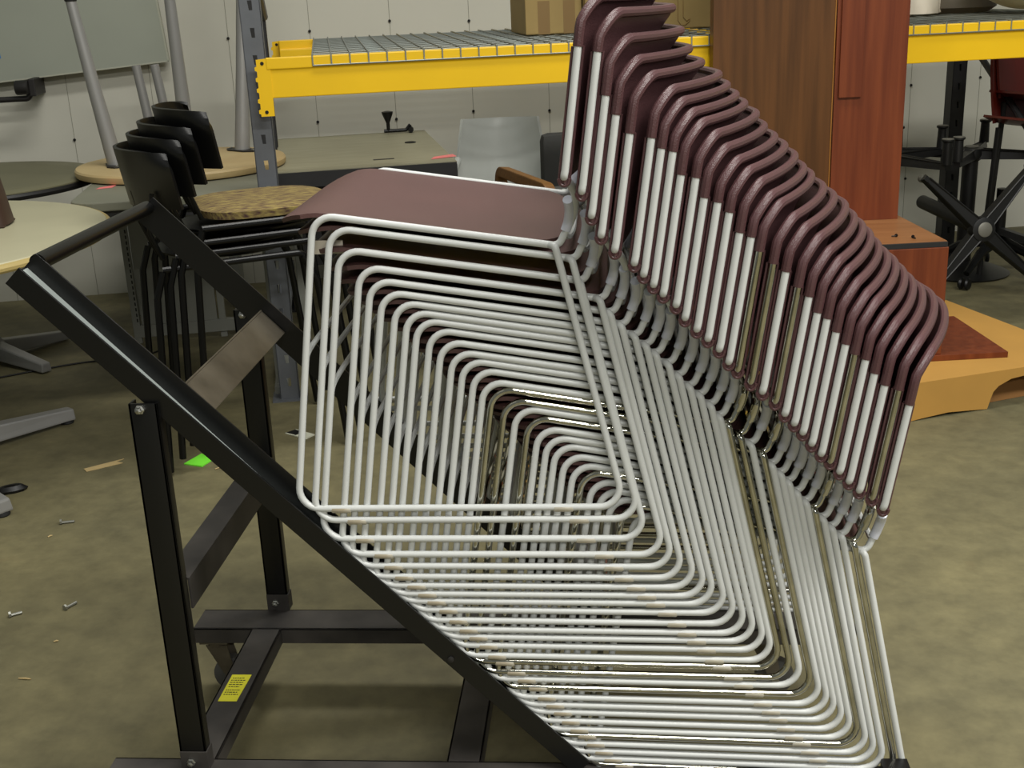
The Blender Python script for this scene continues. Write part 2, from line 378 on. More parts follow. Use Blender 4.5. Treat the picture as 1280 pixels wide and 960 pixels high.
for y, out in ((0, -1), (W, -1)):
    x0, x1 = -.448, -.405
    yo = y-.0245 if y == 0 else y+.0005
    p = MB().box(x0, x1, yo, yo+.004, .155, .785).box(x0, x0+.004, yo, yo+.022, .155, .785).box(x1-.004, x1, yo, yo+.022, .155, .785).build('post', 'black_steel', dol, bevel=.0008)
    cbolt(Vector((x0+.018, yo, .777)), 1, p); cbolt(Vector((x0+.018, yo, .172)), 1, p)
    MB().box(x1-.004, x1+.002, yo-.001, yo+.024, .155, .19).box(x0, x1+.002, yo-.002, yo, .155, .19).build('foot_bracket', 'dusty_steel', p, smooth=False, bevel=.0005)
    yc = -.032 if y == 0 else .462
    MB().box(-.572 if y == 0 else -.58, .712, yc-.038, yc+.038, .151, .155).box(-.572 if y == 0 else -.58, .712, yc-.038, yc-.034, .122, .155).box(-.572 if y == 0 else -.58, .712, yc+.034, yc+.038, .122, .155).build('base_beam', 'dusty_steel', dol, smooth=False, bevel=.001)
    # lower stub posts at the chair end
    MB().box(.665, .705, yc-.03, yc+.03, .155, .175).build('end_stop', 'black_steel', dol, smooth=False, bevel=.001)
for k, (xa, xb) in enumerate(((-.462, -.402), (-.02, .036))):
    c = MB().box(xa, xb, .006, .424, .150, .154).box(xa, xa+.004, .006, .424, .122, .154).box(xb-.004, xb, .006, .424, .122, .154).build('cross_beam', 'dusty_steel', dol, smooth=False, bevel=.001)
    if k == 0:
        lb = MB().prism([(-.451, .172), (-.417, .172), (-.414, .258), (-.4505, .258)], .0006, Matrix.Translation((0, 0, .1543))).build('warning_label', 'yellow_label', c, smooth=False)
        t_ = MB()
        for a, b, y in ((-.4455, -.424, .246), (-.447, -.4205, .239), (-.447, -.4225, .232), (-.447, -.421, .225), (-.4455, -.4255, .218), (-.447, -.4205, .207), (-.447, -.4235, .200), (-.447, -.421, .193)):
            x = a
            while x < b:
                w = random.uniform(.002, .006); t_.box(x, min(b, x+w), y-.0014, y+.0014, .1549, .1551); x += w+.0012
        t_.build('label_text', 'ink', c, smooth=False)
MB().tube([(-.567, .0135, .990), (-.580, W-.0135, .984)], .0125, 16).build('handle_tube', 'black_gloss', dol)
MB().box(-.446, -.402, .0, W-.002, .486, .490).box(-.406, -.402, .0, W-.002, .436, .486).build('brace', 'dusty_steel', dol, smooth=False, bevel=.0008)
pm = Matrix(((Dv.x, 0, Nv.x, -.372), (0, 1, 0, 0), (Dv.z, 0, Nv.z, .7665), (0, 0, 0, 1)))
pl = MB().box(-.026, .032, .017, W-.017, 0, .003, pm).box(-.029, -.026, .017, W-.017, -.012, .004, pm).build('cross_plate', 'raw_steel', dol, smooth=False, bevel=.0006)
for x, y in ((-.53, -.032), (-.545, .455), (.62, -.032), (.54, .455)):
    cs = MB().box(x-.028, x+.028, y-.028, y+.028, .117, .122).lathe([(.02, .104), (.022, .117)], (x, y, 0), 16)
    for s in (-1, 1): cs.prism([(x-.02, .108), (x+.022, .108), (x+.034, .05), (x+.026, .034), (x+.016, .034)], .0025, Matrix(((1, 0, 0, 0), (0, 0, 1, y+s*.017), (0, 1, 0, 0), (0, 0, 0, 1))))
    cs = cs.build('caster', 'raw_steel', dol, smooth=False)
    MB().lathe([(.030, -.0125), (.037, -.010), (.0375, 0), (.037, .010), (.030, .0125)], n=28, mtx=Matrix.Translation((x+.024, y, .0385)) @ Matrix.Rotation(PI/2, 4, 'X')).build('wheel', 'grey_rubber', cs)
    MB().lathe([(.007, -.024), (.007, .024)], n=6, mtx=Matrix.Translation((x+.024, y, .0385)) @ Matrix.Rotation(PI/2, 4, 'X')).build('axle_bolt', 'bolt', cs, smooth=False)
# ------------------------------------------------------------------ pallet racking
rack = thing('pallet_rack', 'grey and yellow pallet rack against the back wall behind the chairs', 'rack', RO, RA)
def post_front(a, b, zt, parent, m_):
    w = .066; m = MB(); s0 = .008
    m.box(a-w/2, a-s0, b, b+.003, .006, zt).box(a+s0, a+w/2, b, b+.003, .006, zt)
    z = .05
    pz = .006
    while z < zt-.03:
        m.box(a-s0, a+s0, b, b+.003, pz, z); 
        m.add([(a-s0, b, z), (a-.003, b, z), (a-.006, b, z+.03), (a-s0, b, z+.03), (a-s0, b+.003, z), (a-.003, b+.003, z), (a-.006, b+.003, z+.03), (a-s0, b+.003, z+.03)], [(0, 1, 2, 3), (4, 7, 6, 5), (1, 5, 6, 2)])
        pz = z+.030; z += .083
    m.box(a-s0, a+s0, b, b+.003, pz, zt)
    m.box(a-w/2, a-w/2+.003, b, b+.062, .006, zt).box(a+w/2-.003, a+w/2, b, b+.062, .006, zt)
    m.box(a-w/2, a-w/2+.014, b+.06, b+.062, .006, zt).box(a+w/2-.014, a+w/2, b+.06, b+.062, .006, zt)
    u = m.build('upright_post', m_, parent, smooth=False)
    MB().box(a-.06, a+.06, b-.02, b+.09, 0, .006).build('foot_plate', m_, u, smooth=False)
    return u
DEP = 1.30
for a, mm in ((-.181, 'rack_grey'), (2.93, 'rack_dark')):
    post_front(a, 0, 2.3, rack, mm)
    post_front(a-.042, DEP-.062, 2.3, rack, 'rack_dark')
    for z0 in (.2, 1.62): MB().box(a-.015, a+.012, .06, DEP-.06, z0, z0+.03).build('horizontal_strut', mm, rack, smooth=False)
    for pq in (((a, .06, .25), (a-.01, DEP-.06, .62)), ((a-.01, DEP-.06, 1.25), (a, .06, 1.6))) if a < 0 else (((a, .06, .25), (a-.01, DEP-.06, 1.02)),): MB().tube(pq, .014, 8).build('diagonal_brace', mm, rack)
def beam(b, sgn):
    x0, x1 = -.146, 2.895; y0, y1 = (b-.052, b) if sgn < 0 else (b, b+.052)
    ys = y0 if sgn < 0 else y1
    m = MB()
    prof = [(0, 0), (.052, 0), (.052, .088), (.032, .088), (.032, .124), (-.004, .124), (-.004, .090), (0, .086)]
    pr = [((b-.052+p[0]) if sgn < 0 else (b+.052-p[0]), p[1]+1.027) for p in prof]
    m.prism(pr, x1-x0, Matrix(((0, 0, 1, x0), (1, 0, 0, 0), (0, 1, 0, 0), (0, 0, 0, 1))))
    bm_ = m.build('load_beam', 'rack_yellow', rack, smooth=False, bevel=.003)
    for xa, d in ((x0, -1), (x1, 1)):
        f = b-.0545 if sgn < 0 else b+.0525
        pts = [(0, -.055), (0, .124), (d*.044, .120)]
        z = .112
        c = [(-d*.012, -.055), (-d*.012, .124), (d*.030, .120)]
        for k in range(5):
            zz = .100-k*.033; c += [(d*.030, zz), (d*.036, zz-.003), (d*.036, zz-.013), (d*.030, zz-.016)]
        c += [(d*.030, -.055)]
        cn = MB().prism(c, .003, Matrix(((1, 0, 0, xa), (0, 0, 1, f), (0, 1, 0, 1.027), (0, 0, 0, 1)))).build('end_connector', 'rack_yellow', bm_, smooth=False)
        r_ = MB()
        for zz in (.108, -.042): r_.lathe([(.006, 0), (.005, .0015)], n=10, mtx=Matrix.Translation((xa+d*.012, f, 1.027+zz)) @ Matrix.Rotation(PI/2, 4, 'X'))
        r_.build('connector_pin', 'screw', cn)
beam(0.0, -1); beam(DEP, 1)
def deck(a0, a1, label):
    d = thing('wire_deck', label, 'wire deck', room(a0, 0, 0), RA, 'wire decks on the yellow beams')
    L = a1-a0; n = int(L/.0588); m = MB(); zt = 1.1555; yb = -.055
    for k in range(n+1):
        x = k*.0588; m.tube([(x, yb-.003, zt-.036), (x, yb-.003, zt), (x, DEP+.055, zt), (x, DEP+.055, zt-.036)], .0024, 6)
    for y in [yb+.02+j*.102 for j in range(14)]: m.tube([(0, y, zt-.004), (n*.0588, y, zt-.004)], .0024, 6)
    m.tube([(0, yb-.0035, zt-.034), (n*.0588, yb-.0035, zt-.034)], .0024, 6); m.tube([(0, DEP+.056, zt-.034), (n*.0588, DEP+.056, zt-.034)], .0024, 6)
    m.build('wire_mesh', 'wire', d)
    m = MB()
    for x in (.2, L/2, L-.2): m.box(x-.02, x+.02, .002, DEP-.002, zt-.028, zt-.0075)
    m.build('support_channel', 'wire', d, smooth=False)
deck(.0, 1.37, 'galvanised wire deck lying on the left half of the yellow beams')
deck(1.42, 2.86, 'galvanised wire deck on the yellow beams right of the tall wood panels')

# cartons on the deck
def carton(name, a0, a1, b0, b1, h, label, rz=0, tape=True, arrow=False):
    z = 1.159
    c = thing(name, label, 'box', room((a0+a1)/2, (b0+b1)/2, z), RA+rz, 'cartons on the wire deck')
    x, y = (a1-a0)/2, (b1-b0)/2
    MB().box(-x, x, -y, y, 0, h).build('carton_body', 'carton', c, smooth=False, bevel=.004)
    m = MB().box(-x, -.002, -y, y, h, h+.003).box(.002, x, -y, y, h, h+.003); m.build('flap', 'carton', c, smooth=False)
    if tape:
        for xx in (-x*.35, x*.55): MB().box(xx-.022, xx+.022, -y-.0008, -y, 0, h*.45).build('tape_strip', 'carton_tape', c, smooth=False)
    if arrow:
        P = [(-.012, .03), (-.012, .105), (-.026, .105), (0, .15), (.03, .13), (.03, .122), (.008, .122), (.008, .04), (.022, .026), (.034, .034), (.034, .026), (.016, .012), (0, .012)]
        m = MB()
        for i in range(len(P)):
            a, b_ = Vector((P[i][0], -y-.0006, P[i][1])), Vector((P[(i+1) % len(P)][0], -y-.0006, P[(i+1) % len(P)][1])); m.tube([a, b_], .0013, 4)
        m.build('printed_arrow', 'carton_tape', c)
    return c
carton('carton_box', .775, .985, .50, .86, .26, 'plain brown carton with two tape strips on the deck, left of the chair backs')
carton('carton_box', .99, 1.10, .46, .80, .26, 'narrow lighter carton half hidden behind the topmost chair back', tape=False)
carton('carton_box', 1.115, 1.56, .42, .95, .30, 'wide brown carton with an outlined arrow, between chair backs and wood panels', tape=False, arrow=True)

# things on the right deck
m = MB(); 
def bagf(u, v):
    a = 2*PI*v; r = .12+.02*math.sin(3*a)+.008*math.sin(7*a+u*5); return (r*math.cos(a)*(1-.25*u*u), r*.8*math.sin(a)*(1-.25*u*u), .006+.22*u+.01*math.sin(5*a)*u)
o = thing('plastic_sack', 'off-white sack standing on the right wire deck beside the wood panels', 'sack', room(2.33, .62, 1.159), RA)
MB().sheet(bagf, 8, 40, .003).build('sack_body', 'off_white', o); MB().lathe([(.09, .20), (.07, .235), (.02, .26)], n=20).build('sack_top', 'off_white', o)
o = thing('dark_bin', 'dark taupe rounded bin on the right wire deck behind the cream seat', 'bin', room(2.56, .72, 1.159), RA)
MB().lathe([(.13, .0), (.16, .02), (.17, .25), (.175, .26), (.165, .262), (.15, .03)], n=36).build('bin_body', 'taupe', o); MB().lathe([(.178, .25), (.178, .268), (.168, .268)], n=36).build('bin_rim', 'taupe', o)
o = thing('cream_seat', 'cream oval moulded plastic seat lying on the right wire deck', 'seat', room(2.74, .36, 1.159), RA)
def sf(u, v):
    a = 2*PI*v; r = .06+.16*u; return (r*1.35*math.cos(a), r*.8*math.sin(a), .018+.09*u**2)
MB().sheet(sf, 12, 48, .012).build('seat_shell', 'cream_plastic', o)
MB().tube([(.22*1.35*math.cos(a)*1.0, .22*.8*math.sin(a), .112) for a in [2*PI*k/48 for k in range(48)]], .011, 10, close=True).build('seat_rim', 'cream_plastic', o)
MB().tube([(-.13, -.05, .085), (0, -.07, .075), (.14, -.05, .09)], .013, 10).build('seat_bar', 'off_white', o)

# ------------------------------------------------------------------ tables at the left
def top_disc(r, th, c=(0, 0, 0)): return [(r-.02, -th), (r-.006, -th), (r, -th*.7), (r, -th*.3), (r-.005, 0), (r-.02, 0)]
t = thing('round_table', 'pale round pedestal table at the left edge, nearest the dolly rails', 'table', room(-1.313, -.398), RA)
MB().lathe([(.66, .690), (.668, .692), (.673, .698), (.673, .712), (.668, .7185), (.655, .72)], n=80).build('tabletop', 'cream_top', t)
MB().tube([(.673*math.cos(a), .673*math.sin(a), .704) for a in [2*PI*k/90 for k in range(90)]], .0125, 10, close=True).build('edge_band', 'cream_edge', t)
col = MB().lathe([(.055, .09), (.04, .12), (.038, .60), (.06, .665)], n=28).lathe([(.2, .672), (.2, .69), (.05, .69), (.04, .66)], n=28).build('pedestal_column', 'leg_grey', t)
E2 = Vector((-1.545+.035*0, 2.079, 0))
for k in range(4):
    an = math.radians(42.5)-RA*0+k*PI/2-.0
    mt = Matrix.Rotation(an, 4, 'Z')
    f = MB().add([mt @ Vector(p) for p in [(.03, -.035, .03), (.03, .035, .03), (.55, .026, .012), (.55, -.026, .012), (.03, -.03, .10), (.03, .03, .10), (.55, -.02, .05), (.55, .02, .05)]],
        [(0, 1, 2, 3), (4, 6, 7, 5), (0, 3, 6, 4), (1, 5, 7, 2), (3, 2, 7, 6), (0, 4, 5, 1)]).build('foot', 'leg_grey', t, smooth=False, bevel=.006)
    MB().lathe([(.02, 0), (.022, .004), (.02, .014)], (.53*math.cos(an), .53*math.sin(an), 0), 16).build('glide', 'rubber', f)
t = thing('round_table', 'dark olive round table with black edge by the wall at far left', 'table', room(-1.36, .805), RA)
MB().lathe([(.47, .694), (.495, .70), (.495, .716), (.488, .72), (.40, .72)], n=72).build('tabletop', 'olive_top', t)
MB().tube([(.492*math.cos(a), .492*math.sin(a), .700) for a in [2*PI*k/80 for k in range(80)]], .013, 8, close=True).build('edge_band', 'black_edge', t)
MB().lathe([(.05, .07), (.034, .10), (.034, .64), (.14, .694)], n=28).build('pedestal_column', 'leg_grey', t)
for k in range(4):
    mt = Matrix.Rotation(math.radians(-43)+k*PI/2, 4, 'Z')
    MB().add([mt @ Vector(p) for p in [(.02, -.03, .02), (.02, .03, .02), (.34, .022, .006), (.34, -.022, .006), (.02, -.026, .085), (.02, .026, .085), (.34, -.018, .04), (.34, .018, .04)]],
        [(0, 1, 2, 3), (4, 6, 7, 5), (0, 3, 6, 4), (1, 5, 7, 2), (3, 2, 7, 6), (0, 4, 5, 1)]).build('foot', 'leg_grey', t, smooth=False, bevel=.005)
# grey rectangular table with pink flagging
t = thing('work_table', 'grey rectangular table under the upturned beige round table, its rounded corner showing', 'table', room(-.83, .06), RA)
def rr_poly(x0, x1, y0, y1, r, n=6):
    P = []
    for cx, cy, a0 in ((x1-r, y1-r, 0), (x0+r, y1-r, PI/2), (x0+r, y0+r, PI), (x1-r, y0+r, 1.5*PI)):
        for k in range(n+1): P.append((cx+r*math.cos(a0+k*PI/2/n), cy+r*math.sin(a0+k*PI/2/n)))
    return P
MB().prism(rr_poly(0, .66, -.03, .9, .08), .03, Matrix.Translation((0, 0, .69))).build('tabletop', 'grey_top', t, smooth=False, bevel=.004)
MB().prism(rr_poly(.07, .66, .0, .85, .05), .035, Matrix.Translation((0, 0, .655))).build('underframe', 'desk_edge', t, smooth=False)
MB().box(.60, .635, .05, .07, .02, .655).box(.60, .635, .80, .82, .02, .655).box(.595, .64, .0, .86, 0, .03).build('leg_frame', 'grey_panel', t, smooth=False, bevel=.002)
MB().box(.0, .028, .84, .87, .0, .655).build('slotted_upright', 'grey_panel', t, smooth=False, bevel=.001)
MB().box(.034, .338, .85, .865, .07, .655).build('modesty_panel', 'grey_panel', t, smooth=False, bevel=.001)
MB().box(.346, .372, .845, .87, .0, .655).build('leg_post', 'grey_panel', t, smooth=False, bevel=.001)
MB().box(.0, .60, .838, .87, .025, .075).build('bottom_rail', 'grey_panel', t, smooth=False, bevel=.002)
m = MB()
for k in range(24): m.box(.019, .024, .8392, .8402, .09+k*.023, .104+k*.023)
m.build('upright_slots', 'slot_dark', t, smooth=False)
o = MB().add([room(-.787, .335, .7215), room(-.735, .350, .7215), room(-.727, .42, .7225), room(-.747, .40, .7212), room(-.782, .372, .7212)]+[room(-.787, .335, .7207), room(-.735, .350, .7207), room(-.727, .42, .7207), room(-.747, .40, .7207), room(-.782, .372, .7207)],
    [(0, 1, 2, 3, 4), (9, 8, 7, 6, 5)]+[(i, (i+5), (i+1) % 5+5, (i+1) % 5) for i in range(5)]).build('flagging_tape', 'pink_tape', smooth=False)
tag(o, 'strip of pink flagging on the grey table beneath the beige round top', 'tape', 'pink flagging strips')
# upturned beige round table
t = thing('round_table', 'upturned beige round table with tapered steel legs pointing up', 'table', room(-.532, .726, .7215), RA)
MB().lathe([(.375, 0), (.387, .004), (.39, .012), (.39, .024), (.385, .031), (.37, .033)], n=72).build('tabletop', 'maple', t)
def up_leg(dx, dy, tx, ty, L, r0=.030, r1=.0185, plate=True):
    l = MB().tube([(dx, dy, .035), (dx+tx*.5, dy+ty*.5, L*.5), (dx+tx, dy+ty, L)], [r0, (r0+r1)/2, r1], 24).build('leg', 'leg_grey', t)
    if plate:
        an = math.atan2(dy, dx)
        mt = Matrix.Translation((dx, dy, .033)) @ Matrix.Rotation(an+PI/2, 4, 'Z')
        MB().prism([(-.085, -.012), (-.05, -.035), (.05, -.035), (.085, -.012), (.085, .012), (.05, .035), (-.05, .035), (-.085, .012)], .006, mt).build('mounting_plate', 'leg_plate', l, smooth=False, bevel=.001)
        b = MB()
        for x in (-.07, .07): b.lathe([(.007, .006), (.007, .009), (.003, .0105)], n=8, mtx=mt @ Matrix.Translation((x, 0, 0)))
        b.build('screw', 'bolt', l)
    MB().lathe([(r1+.002, 0), (r1+.004, .006), (r1+.002, .016), (.008, .018)], (dx+tx, dy+ty, L-.002), 20).build('leg_glide', 'rubber', l)
up_leg(-.235, -.05, -.075, .0, .625)
up_leg(.216, .187, .06, .05, .66)
up_leg(.05, -.16, .0, -.03, .66)
# second upturned table behind
t = thing('folding_table', 'second upturned table behind the beige one, two thin legs showing under the board', 'table', room(-.66, 1.40, 0), RA)
MB().prism(rr_poly(-.28, .28, -.05, .22, .05), .03, Matrix.Translation((0, 0, .46))).build('tabletop', 'maple', t, smooth=False, bevel=.004)
for x, tx in ((-.048, -.058), (.029, -.058)):
    l = MB().tube([(x, .10, .49), (x+tx, .10, 1.072)], [.0225, .019], 20).build('leg', 'leg_grey', t)
    MB().prism(rr_poly(x-.036, x+.036, .06, .14, .01), .005, Matrix.Translation((0, 0, .49))).build('mounting_plate', 'leg_plate', l, smooth=False)
for x in (-.22, .22):
    MB().box(x-.02, x+.02, -.02, .19, 0, .46).build('trestle', 'grey_panel', t, smooth=False)
# big grey-green board hung on the back wall
br = Matrix.Translation(room(-.658, 1.77, 1.070)) @ Matrix.Rotation(RA, 4, 'Z') @ Matrix.Rotation(math.radians(-4.2), 4, 'Y')
o = thing('display_board', 'large grey-green board hung slightly askew on the back wall at upper left', 'board', (0, 0, 0))
MB().box(-1.35, 0, 0, .03, 0, 1.05, br).build('panel', 'board', o, smooth=False, bevel=.003)
MB().box(-.006, .0015, -.001, .031, -.0015, 1.05, br).box(-1.35, 0, -.001, .031, -.0025, .004, br).build('edge_trim', 'board_edge', o, smooth=False)
MB().box(-.765, -.715, -.0008, 0, .10, .135, br).build('masking_tape', 'blue_tape', o, smooth=False)
for x in (-1.2, -.2): MB().box(x-.03, x+.03, .03, .077, .6, .7, br).build('wall_bracket', 'leg_plate', o, smooth=False)
# black clamp arm
o = thing('clamp_arm', 'dark clamp arm with a round knob against the wall at the far left', 'clamp', room(-1.30, 1.70, 0), RA)
MB().tube(fillet([(-.25, -.02, .945), (.03, -.02, .945), (.055, -.02, .985)], .02), .013, 12).build('arm', 'leg_plate', o)
MB().lathe([(.006, -.03), (.028, -.03), (.031, -.025), (.031, .02), (.026, .025), (.006, .025)], n=24, mtx=Matrix.Translation((.02, -.05, .995)) @ Matrix.Rotation(PI/2, 4, 'Y')).build('knob', 'leg_plate', o)
MB().box(.045, .072, -.05, .15, .955, 1.03).build('bracket', 'leg_plate', o, smooth=False, bevel=.004)
# brown moulded thing on the pale table
o = thing('letter_tray', 'brown moulded plastic holder standing on the pale round table, cut by the left edge', 'holder', room(-1.025, -.27, .7215), RA)
def hb(u, v):
    a = 2*PI*v; w = .095-.025*u; d = .075-.018*u; n_ = .55
    c, s_ = math.cos(a), math.sin(a); return (w*math.copysign(abs(c)**n_, c), d*math.copysign(abs(s_)**n_, s_), .004+.17*u)
MB().sheet(hb, 8, 48, .005).build('holder_body', 'brown_plastic', o)
MB().box(-.09, .09, -.07, .07, 0, .005).build('holder_base', 'brown_plastic', o, smooth=False, bevel=.002)
MB().tube([hb(1, k/48) for k in range(48)], .006, 8, close=True).build('holder_rim', 'brown_plastic', o)

# ------------------------------------------------------------------ desk under the rack
t = thing('desk', 'taupe desk with charcoal edge standing under the yellow beam', 'desk', room(-.17, .47), RA+.03)
MB().box(0, .665, 0, 1.08, .692, .72).build('desktop', 'desk_top', t, smooth=False, bevel=.003)
MB().box(.002, .663, -.003, .01, .660, .716).box(.0, .004, 0, 1.08, .664, .71).box(.661, .6655, 0, 1.08, .664, .71).build('edge_band', 'desk_edge', t, smooth=False)
for x in (.03, .60):
    MB().box(x, x+.035, .04, 1.04, 0, .03).box(x, x+.035, .50, .56, .03, .692).build('leg', 'grey_panel', t, smooth=False, bevel=.003)
MB().box(.07, .60, .53, .55, .25, .66).build('modesty_panel', 'desk_edge', t, smooth=False)
MB().lathe([(.024, .72), (.024, .7235), (.019, .7245), (.016, .7225)], (.555, .64, 0), 24).build('grommet', 'black_plastic', t)
MB().box(.365, .445, .165, .185, .72, .7215).build('cable_slot', 'black_plastic', t, smooth=False)
o = thing('table_clamp', 'small black crank clamp standing on the back edge of the taupe desk', 'clamp', room(.345, 1.50, .7205), RA)
MB().lathe([(.008, .0), (.008, .035), (.024, .075), (.026, .085), (.01, .088)], (-.05, 0, .012), 16).build('clamp_cone', 'black_plastic', o)
MB().tube(fillet([(-.07, 0, .012), (.03, 0, .012), (.05, 0, .035)], .015), .008, 8).build('crank_arm', 'black_plastic', o)
MB().lathe([(.012, -.02), (.014, 0), (.012, .02)], n=14, mtx=Matrix.Translation((.05, 0, .014)) @ Matrix.Rotation(PI/2, 4, 'X')).build('crank_knob', 'black_plastic', o)
o = MB().add([room(.405, .565, .7225), room(.505, .605, .7225), room(.497, .66, .7235), room(.42, .625, .7225)]+[room(.405, .565, .7215), room(.505, .605, .7215), room(.497, .66, .7215), room(.42, .625, .7215)],
    [(0, 1, 2, 3), (7, 6, 5, 4)]+[(i, i+4, (i+1) % 4+4, (i+1) % 4) for i in range(4)]).build('flagging_tape', 'pink_tape', smooth=False)
tag(o, 'strip of pink flagging at the right corner of the taupe desk', 'tape', 'pink flagging strips')

# ------------------------------------------------------------------ black stacking chairs with tweed seats
def black_chair(r, zs, foot, padded):
    # local: +x is the way it faces, seat top at zs
    sw, sd = .205, .20
    def padf(u, v):
        a = 2*PI*v; n_ = .6; c, s_ = math.cos(a), math.sin(a); k = u
        return (.01+sd*k*math.copysign(abs(c)**n_, c), sw*k*math.copysign(abs(s_)**n_, s_), zs-.012*k**6-.004*(1-k)-.012)
    if padded: MB().sheet(padf, 10, 48, .022).build('seat_pad', 'pattern', r)
    MB().lathe([(.10, 0), (.198, .002), (.205, .010), (.19, .012)], (.01, 0, zs-.036), 40).build('seat_shell', 'black_plastic', r)
    def bf(u, v):
        s = 2*v-1; z = zs+.115+.165*u; w = .235-.03*(1-u); rr_ = 1-.20*(max(0, u-.72)/.28)**2*abs(s)**6
        return (-.225-.16*(z-zs)+.12*s*s, w*s*rr_, z-.014*abs(s)**6*u)
    MB().sheet(bf, 10, 28, .010).build('backrest', 'black_plastic', r)
    for y in (-.15, -.05, .05, .15):
        MB().tube([(-.195+.03*abs(y), y, zs-.03), (-.225+.04*abs(y), y*1.05, zs+.05), (-.248+2.2*y*y, y*1.1, zs+.16)], .007, 8).build('back_rod', 'black_gloss', r)
    m = MB()
    for s in (-1, 1):
        sf_ = MB().tube(fillet([(-.20, s*.205, zs-.05), (.20, s*.205, zs-.045), (.235, s*.205, zs-.12)], .03), .010, 10).build('seat_rail', 'black_gloss', r)
        MB().tube([(.20, s*.207, zs-.055), (.235, s*.21, zs-.13), (.285, s*.215, foot+.012)], .0105, 10).build('leg', 'black_gloss', r)
        MB().tube([(-.20, s*.207, zs-.055), (-.225, s*.21, zs-.13), (-.255, s*.215, foot+.012)], .0105, 10).build('leg', 'black_gloss', r)
BL = ('topmost black chair with a tweed seat in the stack behind the dolly rails', 'second black chair from the top of the black stack, just behind the topmost',
      'third black chair from the top of the black stack, between two others', 'lowest black chair of the black stack, its curved back furthest to the left')
ph = math.radians(26)
for i, (dx, zs) in enumerate(((0, .768), (-.048, .728), (-.082, .697), (-.122, .664))):
    r = thing('black_chair', BL[i], 'chair', (-.805+dx*math.cos(ph), 1.935+dx*math.sin(ph), 0), ph, 'stacked black chairs behind the dolly')
    black_chair(r, zs, (.108-.036*i) if i < 3 else 0, i == 0)

# ------------------------------------------------------------------ grey shell chair, oak armchair, charcoal chair
t = thing('shell_chair', 'light grey plastic armchair with curved back beside the taupe desk', 'chair', room(.70, .78), RA)
def gf(u, v):
    s = 2*v-1; z = .43+.385*u; w = .185-.03*max(0, u-.55)/.45
    return (w*s, .19-.11*s*s+.05*u*u, z+.010*s*s*u-.03*abs(s)**6*(1-u))
t.rotation_euler.z = RA-.16
MB().sheet(gf, 14, 26, .012).build('backrest', 'shell_grey', t)
MB().sheet(lambda u, v: (-.17+.34*v, -.22+.42*u, .43+.02*(2*v-1)**2-.015*math.sin(PI*u)), 10, 12, .012).build('seat', 'shell_grey', t)
for s in (-1, 1):
    MB().tube(spline([(s*.178, .10, .665), (s*.190, .0, .64), (s*.195, -.12, .63), (s*.188, -.17, .58), (s*.172, -.19, .43)], 5), .015, 10).build('armrest', 'shell_grey', t)
    for y in (-.18, .15): MB().tube([(s*.15, y, .43), (s*.185, y*1.12, .0)], [.016, .013], 10).build('leg', 'shell_grey', t)
t = thing('oak_armchair', 'oak-armed chair with dark seat, one squared wooden arm showing beyond the plum seat', 'chair', (.000, 2.09, 0), math.radians(24))
for s in (-1, 1):
    c = Matrix.Translation((s*.0+(.0 if s < 0 else .46), 0, 0))
    MB().tube(fillet([(0 if s < 0 else .46, .24, .02), (0 if s < 0 else .46, .24, .762), (0 if s < 0 else .46, -.20, .762), (0 if s < 0 else .46, -.20, .02)], .035), .024, 4).build('arm_frame', 'oak', t, smooth=False, bevel=.004)
MB().box(.03, .43, -.18, .22, .38, .46).build('seat', 'dark_fabric', t, bevel=.02)
MB().box(.03, .43, .16, .22, .44, .70).build('backrest', 'dark_fabric', t, bevel=.02)
for y in (-.17, .19): MB().box(.02, .44, y, y+.03, .32, .38).build('seat_rail', 'oak', t, smooth=False, bevel=.003)
t = thing('upholstered_chair', 'charcoal upholstered chair back between the oak arm and the plum chair backs', 'chair', room(1.018, .36), RA)
MB().box(-.20, .22, .12, .20, .46, .798).build('backrest', 'dark_fabric', t, bevel=.03)
MB().box(-.21, .23, -.30, .14, .40, .49).build('seat', 'dark_fabric', t, bevel=.03)
MB().tube([(0, -.05, .06), (0, -.05, .40)], .025, 14).build('gas_column', 'black_plastic', t)
for k in range(5):
    an = 2*PI*k/5+.3; f = MB().tube([(.02*math.cos(an), -.05+.02*math.sin(an), .09), (.26*math.cos(an), -.05+.26*math.sin(an), .06)], [.022, .015], 8).build('base_arm', 'black_plastic', t)
    MB().lathe([(.022, -.015), (.026, 0), (.022, .015)], n=16, mtx=Matrix.Translation((.27*math.cos(an), -.05+.27*math.sin(an), .026)) @ Matrix.Rotation(an, 4, 'Z') @ Matrix.Rotation(PI/2, 4, 'X')).build('caster', 'rubber', f)

# ------------------------------------------------------------------ wood furniture on cardboard at the right
BX = math.radians(7); bmx = Matrix.Translation((1.321, 2.189, 0)) @ Matrix.Rotation(BX, 4, 'Z')
o = thing('cardboard_sheet', 'flattened tan cardboard carton on the floor under the cherry boxes', 'cardboard', (0, 0, 0))
cb = [Vector((1.178, 1.958, 0)), Vector((1.60, 2.125, 0)), Vector((1.90, 2.235, 0)), Vector((1.70, 2.50, 0)), Vector((1.535, 2.95, 0)), Vector((.70, 2.80, 0)), Vector((.72, 1.80, 0))]
def lift(p, z): return Vector((p.x, p.y, z))
m = MB(); n = len(cb); m.add([lift(p, .112) for p in cb]+[lift(p, .124) for p in cb], [tuple(range(n-1, -1, -1)), tuple(range(n, 2*n))]+[(i, (i+1) % n, n+(i+1) % n, n+i) for i in range(n)])
m.build('top_sheet', 'card', o, smooth=False)
def lerp(a, b, t_): return a+(b-a)*t_
m = MB(); A_, B_ = cb[0], cb[1]
